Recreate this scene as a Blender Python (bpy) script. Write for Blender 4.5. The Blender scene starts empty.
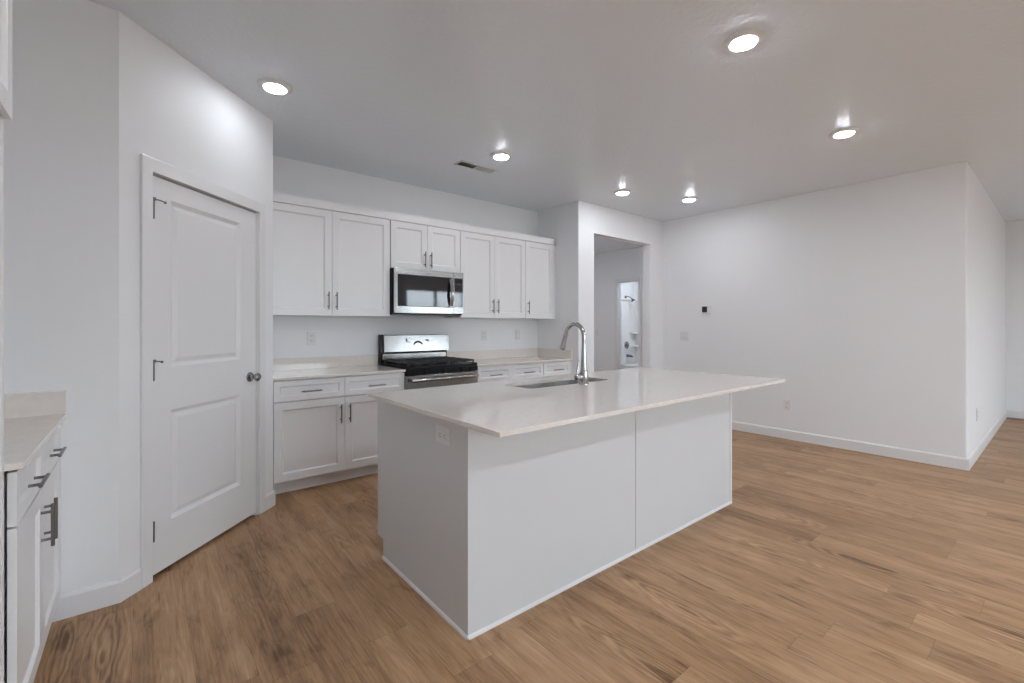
import bpy, bmesh, math, random
from mathutils import Vector, Matrix
random.seed(4)
S = bpy.context.scene
COL = S.collection
PI = math.pi
SQ = math.sqrt(0.5)
H = 2.743            # ceiling height

# ------------------------------------------------------------------ camera
cam_d = bpy.data.cameras.new('camera')
cam_d.sensor_width = 36.0
cam_d.lens = 36.0 * 455.0 / 1024.0
cam_d.shift_y = -15.5 / 1024.0
cam_d.clip_start = 0.05
cam = bpy.data.objects.new('camera', cam_d)
COL.objects.link(cam)
cam.location = (0, 0, 1.28)
cam.rotation_euler = (math.radians(90), 0, -math.radians(39.114))
S.camera = cam

# ------------------------------------------------------------------ world, light, exposure
SKY = 8.3
LENS = 150.0        # kitchen circuit
LENS_LIVING = 370.0 # living room circuit behind the camera
LENS_HALL = 520.0   # hall and bathroom
LENS_PANTRY = 64.0  # dimmed lamp by the pantry
EXPO = -0.04
S.view_settings.view_transform = 'Standard'
S.view_settings.look = 'None'
S.view_settings.gamma = 1.0
S.view_settings.use_curve_mapping = False
S.view_settings.exposure = EXPO
S.cycles.use_denoising = True
S.cycles.max_bounces = 12
S.cycles.diffuse_bounces = 8
S.cycles.glossy_bounces = 5
S.cycles.caustics_reflective = False
S.cycles.sample_clamp_indirect = 6.0
W = bpy.data.worlds.new('world')
S.world = W
W.use_nodes = True
wn, wl = W.node_tree.nodes, W.node_tree.links
wn.clear()
wo = wn.new('ShaderNodeOutputWorld')
wb = wn.new('ShaderNodeBackground')
wr = wn.new('ShaderNodeValToRGB')
wt = wn.new('ShaderNodeTexCoord')
wx = wn.new('ShaderNodeSeparateXYZ')
wm = wn.new('ShaderNodeMapRange')
wm.inputs[1].default_value = -1; wm.inputs[2].default_value = 1
wl.new(wt.outputs['Generated'], wx.inputs[0])
wl.new(wx.outputs[2], wm.inputs[0])
wl.new(wm.outputs[0], wr.inputs[0])
wr.color_ramp.elements[0].position = 0.47
wr.color_ramp.elements[0].color = (0.22, 0.21, 0.20, 1)
wr.color_ramp.elements[1].position = 0.53
wr.color_ramp.elements[1].color = (0.80, 0.90, 1.0, 1)
wl.new(wr.outputs[0], wb.inputs[0])
wb.inputs[1].default_value = SKY
wl.new(wb.outputs[0], wo.inputs[0])

def portal(x0, x1, z0, z1, y):
    d = bpy.data.lights.new('window_portal', 'AREA')
    d.shape = 'RECTANGLE'; d.size = x1 - x0; d.size_y = z1 - z0
    d.cycles.is_portal = True
    o = bpy.data.objects.new('window_portal', d); COL.objects.link(o)
    o.location = ((x0 + x1) / 2, y, (z0 + z1) / 2)
    o.rotation_euler = (PI / 2, 0, 0)          # shines towards +Y

YF = -4.0            # wall behind the camera
WIN = [(5.75, 7.75, 0.04, 2.36), (0.6, 3.9, 0.45, 2.45)]  # sliding door, then an unseen opening added for extra daylight
for x0, x1, z0, z1 in WIN:
    portal(x0, x1, z0, z1, YF - 0.16)

# ------------------------------------------------------------------ materials
def mat(name, color, rough=0.5, metal=0.0, spec=0.5):
    m = bpy.data.materials.new(name); m.use_nodes = True
    b = m.node_tree.nodes['Principled BSDF']
    b.inputs['Base Color'].default_value = (*color, 1)
    b.inputs['Roughness'].default_value = rough
    b.inputs['Metallic'].default_value = metal
    b.inputs['Specular IOR Level'].default_value = spec
    return m

def nd(m, kind, **kw):
    n = m.node_tree.nodes.new(kind)
    for k, v in kw.items(): setattr(n, k, v)
    return n

def bump(m, scale, strength, dist=0.01, detail=3.0, stretch=None):
    L = m.node_tree.links
    tc = nd(m, 'ShaderNodeTexCoord'); nz = nd(m, 'ShaderNodeTexNoise'); bp = nd(m, 'ShaderNodeBump')
    nz.inputs['Scale'].default_value = scale; nz.inputs['Detail'].default_value = detail
    bp.inputs['Strength'].default_value = strength; bp.inputs['Distance'].default_value = dist
    src = tc.outputs['Object']
    if stretch:
        mp = nd(m, 'ShaderNodeMapping'); mp.inputs['Scale'].default_value = stretch
        L.new(src, mp.inputs[0]); src = mp.outputs[0]
    L.new(src, nz.inputs['Vector']); L.new(nz.outputs['Fac'], bp.inputs['Height'])
    L.new(bp.outputs[0], m.node_tree.nodes['Principled BSDF'].inputs['Normal'])
    return nz

M = {}
WALL = (0.785, 0.797, 0.81)
M['wall'] = mat('wall_paint', WALL, 0.55, 0, 0.4); bump(M['wall'], 60, 0.06, 0.004)
M['ceiling'] = mat('ceiling_paint', (0.77, 0.825, 0.885), 0.27, 0, 0.5)
nzc = bump(M['ceiling'], 16, 0.38, 0.007, 5)
nzc.inputs['Distortion'].default_value = 1.5
M['trim'] = mat('trim_paint', (0.74, 0.745, 0.75), 0.3, 0, 0.5)
M['cab'] = mat('cabinet_paint', (0.785, 0.79, 0.795), 0.32, 0, 0.5)
M['cabin'] = mat('cabinet_shadow_gap', (0.10, 0.10, 0.10), 0.7)
M['door'] = mat('door_paint', (0.74, 0.745, 0.75), 0.36, 0, 0.5)
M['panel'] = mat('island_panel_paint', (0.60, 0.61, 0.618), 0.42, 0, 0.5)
M['pull'] = mat('brushed_nickel_dark', (0.20, 0.20, 0.20), 0.34, 1.0)
M['bronze'] = mat('dark_hinge_metal', (0.16, 0.16, 0.16), 0.4, 1.0)
M['chrome'] = mat('chrome', (0.46, 0.46, 0.465), 0.10, 1.0)
M['steel'] = mat('stainless_steel', (0.37, 0.37, 0.365), 0.19, 1.0)
bump(M['steel'], 30, 0.03, 0.002, 2, (1, 30, 30))
M['sink'] = mat('sink_steel', (0.70, 0.70, 0.70), 0.20, 1.0)
M['black'] = mat('black_enamel', (0.010, 0.010, 0.011), 0.26, 0, 0.25)
M['fascia'] = mat('black_knob_panel', (0.008, 0.008, 0.008), 0.45, 0, 0.08)
M['iron'] = mat('cast_iron', (0.02, 0.02, 0.02), 0.5)
M['glass'] = mat('black_glass', (0.012, 0.012, 0.014), 0.04, 0, 0.9)
M['screen'] = mat('dark_display', (0.02, 0.022, 0.024), 0.15)
M['dgrey'] = mat('dark_grey_marking', (0.06, 0.06, 0.065), 0.4)
M['plate'] = mat('white_plastic', (0.72, 0.72, 0.72), 0.35)
M['slot'] = mat('slot_grey', (0.04, 0.04, 0.04), 0.5)
M['acryl'] = mat('white_acrylic', (0.76, 0.76, 0.755), 0.12)
M['vent'] = mat('vent_paint', (0.62, 0.62, 0.62), 0.4)
M['duct'] = mat('duct_dark', (0.02, 0.02, 0.02), 0.8)
M['track'] = mat('window_track', (0.70, 0.70, 0.70), 0.35)

def quartz():
    m = mat('quartz', (0.70, 0.655, 0.61), 0.07, 0, 0.6)
    L = m.node_tree.links; b = m.node_tree.nodes['Principled BSDF']
    tc = nd(m, 'ShaderNodeTexCoord'); n1 = nd(m, 'ShaderNodeTexNoise'); r = nd(m, 'ShaderNodeValToRGB')
    n1.inputs['Scale'].default_value = 30; n1.inputs['Detail'].default_value = 8
    r.color_ramp.elements[0].position = 0.3; r.color_ramp.elements[0].color = (0.705, 0.655, 0.605, 1)
    r.color_ramp.elements[1].position = 0.7; r.color_ramp.elements[1].color = (0.745, 0.697, 0.648, 1)
    L.new(tc.outputs['Object'], n1.inputs['Vector']); L.new(n1.outputs['Fac'], r.inputs[0])
    L.new(r.outputs[0], b.inputs['Base Color'])
    return m
M['quartz'] = quartz()

def lens_mat(power):
    m = bpy.data.materials.new('lamp_lens'); m.use_nodes = True
    n = m.node_tree.nodes; n.clear()
    o = n.new('ShaderNodeOutputMaterial'); e = n.new('ShaderNodeEmission')
    e.inputs[0].default_value = (0.945, 0.985, 1.065, 1); e.inputs[1].default_value = power
    m.node_tree.links.new(e.outputs[0], o.inputs[0])
    return m
M['lens'] = lens_mat(LENS); M['lens_living'] = lens_mat(LENS_LIVING); M['lens_hall'] = lens_mat(LENS_HALL); M['lens_pantry'] = lens_mat(LENS_PANTRY)

def clear_glass():
    m = bpy.data.materials.new('window_glass'); m.use_nodes = True
    b = m.node_tree.nodes['Principled BSDF']
    b.inputs['Base Color'].default_value = (0.97, 0.98, 0.98, 1)
    b.inputs['Roughness'].default_value = 0.0
    b.inputs['Transmission Weight'].default_value = 1.0
    b.inputs['IOR'].default_value = 1.01
    return m
M['pane'] = clear_glass()

def floor_mat():
    m = mat('oak_plank_floor', (0.3, 0.2, 0.13), 0.38, 0, 0.28)
    L = m.node_tree.links; b = m.node_tree.nodes['Principled BSDF']
    def math_(op, a, c=None, clamp=False):
        n = nd(m, 'ShaderNodeMath', operation=op); n.use_clamp = clamp
        for i, v in ((0, a), (1, c)):
            if v is None: continue
            if isinstance(v, (int, float)): n.inputs[i].default_value = v
            else: L.new(v, n.inputs[i])
        return n.outputs[0]
    tc = nd(m, 'ShaderNodeTexCoord'); sx = nd(m, 'ShaderNodeSeparateXYZ')
    L.new(tc.outputs['Object'], sx.inputs[0])
    X, Y = sx.outputs[0], sx.outputs[1]
    PW, PL = 0.182, 1.22
    xr = math_('DIVIDE', math_('ADD', X, 20.05), PW)
    row = math_('FLOOR', xr); fx = math_('FRACT', xr)
    wn1 = nd(m, 'ShaderNodeTexWhiteNoise', noise_dimensions='1D'); L.new(row, wn1.inputs['W'])
    yr = math_('ADD', math_('DIVIDE', math_('ADD', Y, 20.0), PL), wn1.outputs['Value'])
    pid = math_('FLOOR', yr); fy = math_('FRACT', yr)
    cv = nd(m, 'ShaderNodeCombineXYZ'); L.new(row, cv.inputs[0]); L.new(pid, cv.inputs[1])
    wn2 = nd(m, 'ShaderNodeTexWhiteNoise', noise_dimensions='2D'); L.new(cv.outputs[0], wn2.inputs['Vector'])
    sc = nd(m, 'ShaderNodeSeparateColor'); L.new(wn2.outputs['Color'], sc.inputs[0])
    # grain coordinates: each plank is shifted to its own piece of wood
    px = math_('ADD', X, math_('MULTIPLY', sc.outputs[0], 37.0))
    py = math_('ADD', Y, math_('MULTIPLY', sc.outputs[1], 53.0))
    def noise(sx_, sy_, detail, rough=0.5, dist=0.0):
        c = nd(m, 'ShaderNodeCombineXYZ'); n = nd(m, 'ShaderNodeTexNoise')
        L.new(math_('MULTIPLY', px, sx_), c.inputs[0]); L.new(math_('MULTIPLY', py, sy_), c.inputs[1])
        L.new(math_('MULTIPLY', sc.outputs[2], 11.0), c.inputs[2])
        n.inputs['Scale'].default_value = 1.0; n.inputs['Detail'].default_value = detail
        n.inputs['Roughness'].default_value = rough; n.inputs['Distortion'].default_value = dist
        L.new(c.outputs[0], n.inputs['Vector']); return n.outputs['Fac']
    def centred(v, k): return math_('MULTIPLY', math_('SUBTRACT', v, 0.5), k)
    fibre = noise(150.0, 6.5, 5, 0.65, 0.3)
    band = noise(15.0, 0.9, 3, 0.55, 0.4)
    blotch = noise(5.0, 2.2, 4, 0.55, 0.3)
    # knots with growth rings
    kc = nd(m, 'ShaderNodeCombineXYZ'); vo = nd(m, 'ShaderNodeTexVoronoi', feature='F1', voronoi_dimensions='2D')
    L.new(math_('MULTIPLY', px, 4.2), kc.inputs[0]); L.new(math_('MULTIPLY', py, 0.62), kc.inputs[1])
    vo.inputs['Scale'].default_value = 1.0; L.new(kc.outputs[0], vo.inputs['Vector'])
    dist = math_('ADD', vo.outputs['Distance'], centred(noise(8.0, 1.6, 3), 0.50))
    kcol = nd(m, 'ShaderNodeSeparateColor'); L.new(vo.outputs['Color'], kcol.inputs[0])
    keep = math_('GREATER_THAN', kcol.outputs[0], 0.60)
    near = nd(m, 'ShaderNodeMapRange'); near.inputs[1].default_value = 0.42; near.inputs[2].default_value = 0.18
    L.new(dist, near.inputs[0])
    kmask = math_('MULTIPLY', near.outputs[0], keep)
    rings = math_('SINE', math_('MULTIPLY', dist, 90.0))
    core = nd(m, 'ShaderNodeMapRange'); core.inputs[1].default_value = 0.085; core.inputs[2].default_value = 0.02
    L.new(dist, core.inputs[0])
    # cathedral figure elsewhere
    fig = math_('SINE', math_('MULTIPLY', noise(6.0, 0.75, 2, 0.5, 0.4), 95.0))
    # thin dark checks along the grain
    chk = nd(m, 'ShaderNodeMapRange'); chk.inputs[1].default_value = 0.66; chk.inputs[2].default_value = 0.74
    L.new(noise(34.0, 2.0, 4, 0.6, 1.2), chk.inputs[0])
    smud = nd(m, 'ShaderNodeMapRange'); smud.inputs[1].default_value = 0.56; smud.inputs[2].default_value = 0.78
    L.new(noise(11.0, 4.5, 5, 0.6, 0.6), smud.inputs[0])
    val = centred(fibre, 0.80)
    for v in (centred(band, 0.75), centred(blotch, 0.45), centred(sc.outputs[2], 0.20),
              math_('MULTIPLY', fig, 0.045), math_('MULTIPLY', math_('MULTIPLY', rings, kmask), 0.15),
              math_('MULTIPLY', math_('MULTIPLY', core.outputs[0], keep), -0.35),
              math_('MULTIPLY', chk.outputs[0], -0.36), math_('MULTIPLY', smud.outputs[0], -0.32)):
        val = math_('ADD', val, v)
    val = math_('ADD', val, 0.54, True)
    rp = nd(m, 'ShaderNodeValToRGB')
    e = rp.color_ramp.elements
    e[0].position = 0.08; e[0].color = (*FLOOR[0], 1)
    e[1].position = 0.92; e[1].color = (*FLOOR[2], 1)
    mid = e.new(0.5); mid.color = (*FLOOR[1], 1)
    L.new(val, rp.inputs[0])
    # seams
    ex = math_('MULTIPLY', math_('MINIMUM', fx, math_('SUBTRACT', 1.0, fx)), PW)
    ey = math_('MULTIPLY', math_('MINIMUM', fy, math_('SUBTRACT', 1.0, fy)), PL)
    seam = nd(m, 'ShaderNodeMapRange'); seam.inputs[1].default_value = 0.0004; seam.inputs[2].default_value = 0.0018
    seam.inputs[3].default_value = 0.74; seam.inputs[4].default_value = 1.0
    L.new(math_('MINIMUM', ex, ey), seam.inputs[0])
    mx = nd(m, 'ShaderNodeMix', data_type='RGBA', blend_type='MULTIPLY'); mx.inputs['Factor'].default_value = 1.0
    L.new(rp.outputs[0], mx.inputs['A']); L.new(seam.outputs[0], mx.inputs['B'])
    L.new(mx.outputs['Result'], b.inputs['Base Color'])
    bp = nd(m, 'ShaderNodeBump'); bp.inputs['Strength'].default_value = 0.12; bp.inputs['Distance'].default_value = 0.002
    L.new(math_('ADD', math_('MULTIPLY', fibre, 0.4), seam.outputs[0]), bp.inputs['Height'])
    L.new(bp.outputs[0], b.inputs['Normal'])
    rr = nd(m, 'ShaderNodeMapRange'); rr.inputs[3].default_value = 0.50; rr.inputs[4].default_value = 0.34
    L.new(fibre, rr.inputs[0]); L.new(rr.outputs[0], b.inputs['Roughness'])
    return m
FLOOR = ((0.135, 0.073, 0.038), (0.355, 0.208, 0.108), (0.545, 0.352, 0.208))
M['floor'] = floor_mat()

# ------------------------------------------------------------------ mesh helpers
class MB:
    def __init__(s): s.bm = bmesh.new()
    def box(s, x0, x1, y0, y1, z0, z1, bev=0.0, seg=2):
        vs = [s.bm.verts.new(p) for p in ((x0,y0,z0),(x1,y0,z0),(x1,y1,z0),(x0,y1,z0),(x0,y0,z1),(x1,y0,z1),(x1,y1,z1),(x0,y1,z1))]
        fs = [s.bm.faces.new([vs[i] for i in q]) for q in ((3,2,1,0),(4,5,6,7),(0,1,5,4),(1,2,6,5),(2,3,7,6),(3,0,4,7))]
        if bev > 0:
            es = list({e for f in fs for e in f.edges})
            bmesh.ops.bevel(s.bm, geom=es, offset=bev, segments=seg, affect='EDGES', profile=0.5)
        return s
    def prism(s, pts, z0, z1):
        a = [s.bm.verts.new((x, y, z0)) for x, y in pts]; b = [s.bm.verts.new((x, y, z1)) for x, y in pts]
        n = len(pts)
        s.bm.faces.new(a[::-1]); s.bm.faces.new(b)
        for i in range(n): s.bm.faces.new((a[i], a[(i+1) % n], b[(i+1) % n], b[i]))
        return s
    def extrude(s, prof, axis, a, b):
        """profile polygon (u,v) swept along an axis: 'x' -> (t,u,v), 'y' -> (u,t,v)"""
        f = (lambda t, u, v: (t, u, v)) if axis == 'x' else (lambda t, u, v: (u, t, v))
        A = [s.bm.verts.new(f(a, u, v)) for u, v in prof]; B = [s.bm.verts.new(f(b, u, v)) for u, v in prof]
        n = len(prof)
        s.bm.faces.new(A[::-1]); s.bm.faces.new(B)
        for i in range(n): s.bm.faces.new((A[i], A[(i+1) % n], B[(i+1) % n], B[i]))
        return s
    def lathe(s, prof, c=(0, 0, 0), n=24, d=(0, 0, 1)):
        """prof: (radius, height) list revolved about axis d through c"""
        q = Vector((0, 0, 1)).rotation_difference(Vector(d).normalized()); c = Vector(c)
        rings = []
        for r, h in prof:
            if r < 1e-6: rings.append([s.bm.verts.new(c + q @ Vector((0, 0, h)))])
            else: rings.append([s.bm.verts.new(c + q @ Vector((r*math.cos(2*PI*i/n), r*math.sin(2*PI*i/n), h))) for i in range(n)])
        for A, B in zip(rings, rings[1:]):
            for i in range(n):
                j = (i + 1) % n
                if len(A) == 1 and len(B) == 1: continue
                if len(A) == 1: s.bm.faces.new((A[0], B[i], B[j]))
                elif len(B) == 1: s.bm.faces.new((A[i], A[j], B[0]))
                else: s.bm.faces.new((A[i], A[j], B[j], B[i]))
        for R, flip in ((rings[0], True), (rings[-1], False)):
            if len(R) > 1: s.bm.faces.new(R[::-1] if flip else R)
        return s
    def tube(s, pts, rad, n=12):
        pts = [Vector(p) for p in pts]
        rr = rad if isinstance(rad, (list, tuple)) else [rad] * len(pts)
        rings = []; up = None
        for i, p in enumerate(pts):
            t = (pts[min(i+1, len(pts)-1)] - pts[max(i-1, 0)]).normalized()
            if up is None:
                up = t.orthogonal().normalized()
            up = (up - t * up.dot(t)).normalized(); side = t.cross(up)
            rings.append([s.bm.verts.new(p + rr[i] * (math.cos(2*PI*k/n) * up + math.sin(2*PI*k/n) * side)) for k in range(n)])
        for A, B in zip(rings, rings[1:]):
            for k in range(n): s.bm.faces.new((A[k], A[(k+1) % n], B[(k+1) % n], B[k]))
        s.bm.faces.new(rings[0][::-1]); s.bm.faces.new(rings[-1])
        return s
    def slab(s, w, h, t, panels, prof, x0=0, z0=0, y0=0):
        """a front (facing -Y at y0) w x h x t with panels [(xa,za,xb,zb)], all of one xa,xb; prof [(inset, depth)...]"""
        bm = s.bm; V = lambda x, y, z: bm.verts.new((x0 + x, y0 + y, z0 + z))
        xs = [0, panels[0][0], panels[0][2], w]; zs = [0]
        for p in panels: zs += [p[1], p[3]]
        zs.append(h)
        G = [[V(x, 0, z) for z in zs] for x in xs]
        holes = {(1, 1 + 2 * i): p for i, p in enumerate(panels)}
        for i in range(3):
            for j in range(len(zs) - 1):
                ring = [G[i][j], G[i+1][j], G[i+1][j+1], G[i][j+1]]
                if (i, j) not in holes: bm.faces.new(ring); continue
                xa, za, xb, zb = holes[(i, j)]
                for ins, dep in prof:
                    nr = [V(xa+ins, dep, za+ins), V(xb-ins, dep, za+ins), V(xb-ins, dep, zb-ins), V(xa+ins, dep, zb-ins)]
                    for k in range(4): bm.faces.new((ring[k], ring[(k+1) % 4], nr[(k+1) % 4], nr[k]))
                    ring = nr
                bm.faces.new(ring)
        bk = [V(x, t, z) for x, z in ((0, 0), (w, 0), (w, h), (0, h))]
        bot = [G[i][0] for i in range(4)]; top = [G[i][-1] for i in range(4)]
        lef = [G[0][j] for j in range(len(zs))]; rig = [G[3][j] for j in range(len(zs))]
        bm.faces.new(bk[::-1])
        bm.faces.new([bk[0], bk[1]] + bot[::-1]); bm.faces.new([bk[3]] + top + [bk[2]])
        bm.faces.new([bk[0]] + lef + [bk[3]]); bm.faces.new([bk[1], bk[2]] + rig[::-1])
        return s
    def done(s, name, m, parent=None, loc=None, smooth=False, kind=None):
        bm = s.bm
        bmesh.ops.remove_doubles(bm, verts=bm.verts, dist=1e-6)
        bmesh.ops.recalc_face_normals(bm, faces=bm.faces)
        me = bpy.data.meshes.new(name); bm.to_mesh(me); bm.free()
        me.materials.append(M[m] if isinstance(m, str) else m)
        if smooth:
            for p in me.polygons: p.use_smooth = True
            try: me.set_sharp_from_angle(angle=math.radians(40))
            except Exception: pass
        o = bpy.data.objects.new(name, me); COL.objects.link(o)
        if parent: o.parent = parent
        if loc: o.location = loc
        if kind: o['kind'] = kind
        return o

def tag(o, label, cat, group=None, kind=None):
    o['label'] = label; o['category'] = cat
    if group: o['group'] = group
    if kind: o['kind'] = kind
    return o
def thing(name, label, cat, loc=(0, 0, 0), rz=0.0, group=None, kind=None):
    o = bpy.data.objects.new(name, None); COL.objects.link(o)
    o.empty_display_size = 0.1
    o.location = loc; o.rotation_euler = (0, 0, rz)
    return tag(o, label, cat, group, kind)
def copy_tree(o, parent=None):
    c = o.copy(); COL.objects.link(c)
    if parent: c.parent = parent
    for ch in list(o.children): copy_tree(ch, c)
    return c
def struct(name, mb, m, label, cat, smooth=False):
    return tag(mb.done(name, m, smooth=smooth), label, cat, kind='structure')

# ------------------------------------------------------------------ the setting
XL, XR, YB = -0.90, 5.68, 4.32
PX, PY = -0.083, 2.79            # start of the 45 degree pantry wall
PLEN = 1.143
QX, QY = PX + PLEN * SQ, PY + PLEN * SQ
T = 0.115
BH, BT = 0.105, 0.014           # baseboard

def round_corner(x0, x1, y0, y1, r=0.012):
    """plan of a wall whose (x0, y0) corner is a rounded drywall bead"""
    P = [(x0 + r - r * math.cos(a), y0 + r - r * math.sin(a)) for a in [i * PI / 12 for i in range(7)]]
    return P + [(x1, y0), (x1, y1), (x0, y1)]
struct('floor', MB().box(-1.05, 9.65, YF - 0.15, 6.75, -0.05, 0), 'floor', 'brown oak plank floor running across the whole room', 'floor')
struct('ceiling', MB().box(-1.05, 9.65, YF - 0.15, 6.75, H, H + 0.1), 'ceiling', 'pale textured ceiling with recessed lights', 'ceiling')
struct('wall_left', MB().box(XL - T, XL, YF, YB + T, 0, H), 'wall', 'pale wall behind the left run of cabinets', 'wall')
struct('wall_pantry_side', MB().box(XL - T, PX, PY, PY + T, 0, H), 'wall', 'pale wall at the far end of the left cabinets', 'wall')
# 45 degree pantry wall with the door opening, in its own frame
DS0, DS1, DZ = 0.158, 0.984, 2.066    # door opening
w = MB()
w.box(0, DS0, 0, T, 0, H); w.box(DS1, PLEN, 0, T, 0, H); w.box(DS0, DS1, 0, T, DZ, H)
pw = struct('wall_pantry', w, 'wall', 'angled pale wall holding the white pantry door', 'wall')
pw.location = (PX, PY, 0); pw.rotation_euler = (0, 0, PI / 4)
struct('wall_pantry_return', MB().box(QX - T, QX, QY, YB + T, 0, H), 'wall', 'short pale wall between pantry and kitchen counter', 'wall')
struct('wall_back', MB().box(XL, 3.94 + T, YB, YB + T, 0, H), 'wall', 'pale kitchen wall behind the range and wall cabinets', 'wall')
struct('wall_kitchen_end', MB().prism(round_corner(3.94, 3.94 + T, 3.62, YB + 2.4), 0, H), 'wall', 'pale end wall right of the back counter', 'wall')
OX0, OX1, OZ = 4.213, 5.372, 2.395
w = MB()
w.box(3.94 + T, OX0, 3.62, 3.62 + T, 0, H); w.box(OX1, XR + T, 3.62, 3.62 + T, 0, H); w.box(OX0, OX1, 3.62, 3.62 + T, OZ, H)
struct('wall_hall_opening', w, 'wall', 'pale wall with the tall plain opening to the hall', 'wall')
struct('wall_right', MB().prism(round_corner(XR, XR + T, 0.585, 3.62), 0, H), 'wall', 'large pale wall carrying the thermostat', 'wall')
struct('wall_nook', MB().box(XR + T, 9.5, 0.585, 0.585 + T, 0, H), 'wall', 'pale side wall past the outside corner at right', 'wall')
struct('wall_far', MB().box(9.44, 9.44 + T, YF, 0.585, 0, H), 'wall', 'pale far wall at the right edge of the view', 'wall')
w = MB(); xs = [-1.015]; segs = []
segs.append((-1.015, WIN[1][0], 0, H)); segs.append((WIN[1][1], WIN[0][0], 0, H)); segs.append((WIN[0][1], 9.555, 0, H))
for x0, x1, z0, z1 in WIN:
    segs.append((x0, x1, z1, H)); segs.append((x0, x1, 0, z0))
for x0, x1, z0, z1 in segs: w.box(x0, x1, YF - T, YF, z0, z1)
struct('wall_front', w, 'wall', 'pale window wall behind the camera', 'wall')
# hall and bathroom beyond the opening
HX = 7.16
struct('wall_hall_end', MB().box(3.94, 9.6, 6.63, 6.63 + T, 0, H), 'wall', 'pale wall at the end of the hall', 'wall')
struct('wall_hall_near', MB().box(XR + T, 9.0, 3.62, 3.62 + T, 0, H), 'wall', 'pale near wall of the hall', 'wall')
BY0, BY1, BZ = 5.07, 5.58, 2.135
w = MB()
w.box(HX, HX + T, 3.735, BY0, 0, H); w.box(HX, HX + T, BY1, 6.63, 0, H); w.box(HX, HX + T, BY0, BY1, BZ, H)
struct('wall_hall', w, 'wall', 'pale hall wall with the bathroom doorway', 'wall')
struct('wall_bath_plumbing', MB().box(HX + T, 9.0, 6.32, 6.42, 0, H), 'wall', 'bathroom wall above the shower surround', 'wall')
struct('wall_bath_side', MB().box(8.752, 8.97, 3.735, 6.32, 0, H), 'wall', 'bathroom wall along the tub', 'wall')

# baseboards: profile with a small bevelled top
def base_run(name, a, b, label, parent=None, rz=None, cut=()):
    """baseboard from a to b (2D); the room is to the RIGHT of a->b ... local -Y side"""
    L = math.hypot(b[0]-a[0], b[1]-a[1]); ang = math.atan2(b[1]-a[1], b[0]-a[0])
    prof = [(0, 0), (-BT, 0), (-BT, BH - 0.012), (-BT * 0.45, BH), (0, BH)]
    o = MB().extrude(prof, 'x', 0, L).done(name, 'trim')
    o.location = (a[0], a[1], 0); o.rotation_euler = (0, 0, ang)
    return tag(o, label, 'baseboard', kind='structure')
e = BT
base_run('baseboard_left', (-0.36, PY), (PX + 0.008, PY), 'white baseboard on the wall left of the pantry door')
def onp(s): return (PX + s * SQ, PY + s * SQ)
base_run('baseboard_pantry', onp(-0.006), onp(0.101), 'white baseboard left of the pantry door casing')
base_run('baseboard_pantry_right', onp(1.041), onp(PLEN + 0.008), 'white baseboard right of the pantry door casing')
base_run('baseboard_pantry_return', (QX, QY - 0.008), (QX, 3.735), 'white baseboard on the short return wall')
base_run('baseboard_kitchen_end', (3.94, 3.72), (3.94, 3.62 - e + 0.0003), 'white baseboard on the kitchen end wall')
base_run('baseboard_opening_left', (3.94, 3.62), (OX0, 3.62), 'white baseboard left of the hall opening')
base_run('baseboard_opening_right', (OX1, 3.62), (XR, 3.62), 'white baseboard right of the hall opening')
base_run('baseboard_right', (XR, 3.62), (XR, 0.585 - e + 0.0003), 'long white baseboard under the thermostat wall')
base_run('baseboard_nook', (XR, 0.585), (9.44, 0.585), 'white baseboard past the outside corner')
base_run('baseboard_far', (9.44, 0.585), (9.44, YF), 'white baseboard on the far right wall')
base_run('baseboard_hall', (HX, 6.63), (HX, BY1 + 0.06), 'white baseboard along the hall wall')
base_run('baseboard_hall_right', (HX, BY0 - 0.06), (HX, 3.735), 'white baseboard right of the bathroom doorway')

# ------------------------------------------------------------------ pantry door
door = thing('door_1', 'white two-panel pantry door in the angled wall', 'door', (PX, PY, 0), PI / 4, kind='structure')
DW = DS1 - DS0 - 0.040; D0 = DS0 + 0.020
slabz0, slabh = 0.022, 2.016
pa, pb = 0.288 - D0, 0.815 - D0
slab = MB().slab(DW, slabh, 0.035, [(pa, 0.262 - slabz0, pb, 0.838 - slabz0), (pa, 1.066 - slabz0, pb, 1.940 - slabz0)],
                 [(0.003, 0.003), (0.019, 0.013), (0.024, 0.013), (0.046, 0.004)], D0, slabz0, 0.004).done('slab', 'door', door)
j = MB()
j.box(DS0, D0 - 0.003, 0.0, T, 0, DZ); j.box(DS1 - 0.017, DS1, 0.0, T, 0, DZ); j.box(DS0, DS1, 0.0, T, DZ - 0.016, DZ)
j.box(D0 - 0.003, D0 + 0.012, 0.041, 0.056, 0, DZ - 0.016); j.box(DS1 - 0.032, DS1 - 0.017, 0.041, 0.056, 0, DZ - 0.016)
j.box(D0, DS1 - 0.02, 0.041, 0.056, DZ - 0.032, DZ - 0.016)
j.done('jamb', 'trim', door)
cs = MB(); CW = 0.058
cs.box(DS0 - CW + 0.004, DS0 + 0.005, -0.016, 0, 0, DZ + CW - 0.004, 0.003)
cs.box(DS1 - 0.005, DS1 + CW - 0.004, -0.016, 0, 0, DZ + CW - 0.004, 0.003)
cs.box(DS0 - 0.002, DS1 + 0.002, -0.0158, 0, DZ - 0.0155, DZ + CW - 0.0045, 0.002)
cs.done('casing', 'trim', door)
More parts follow.
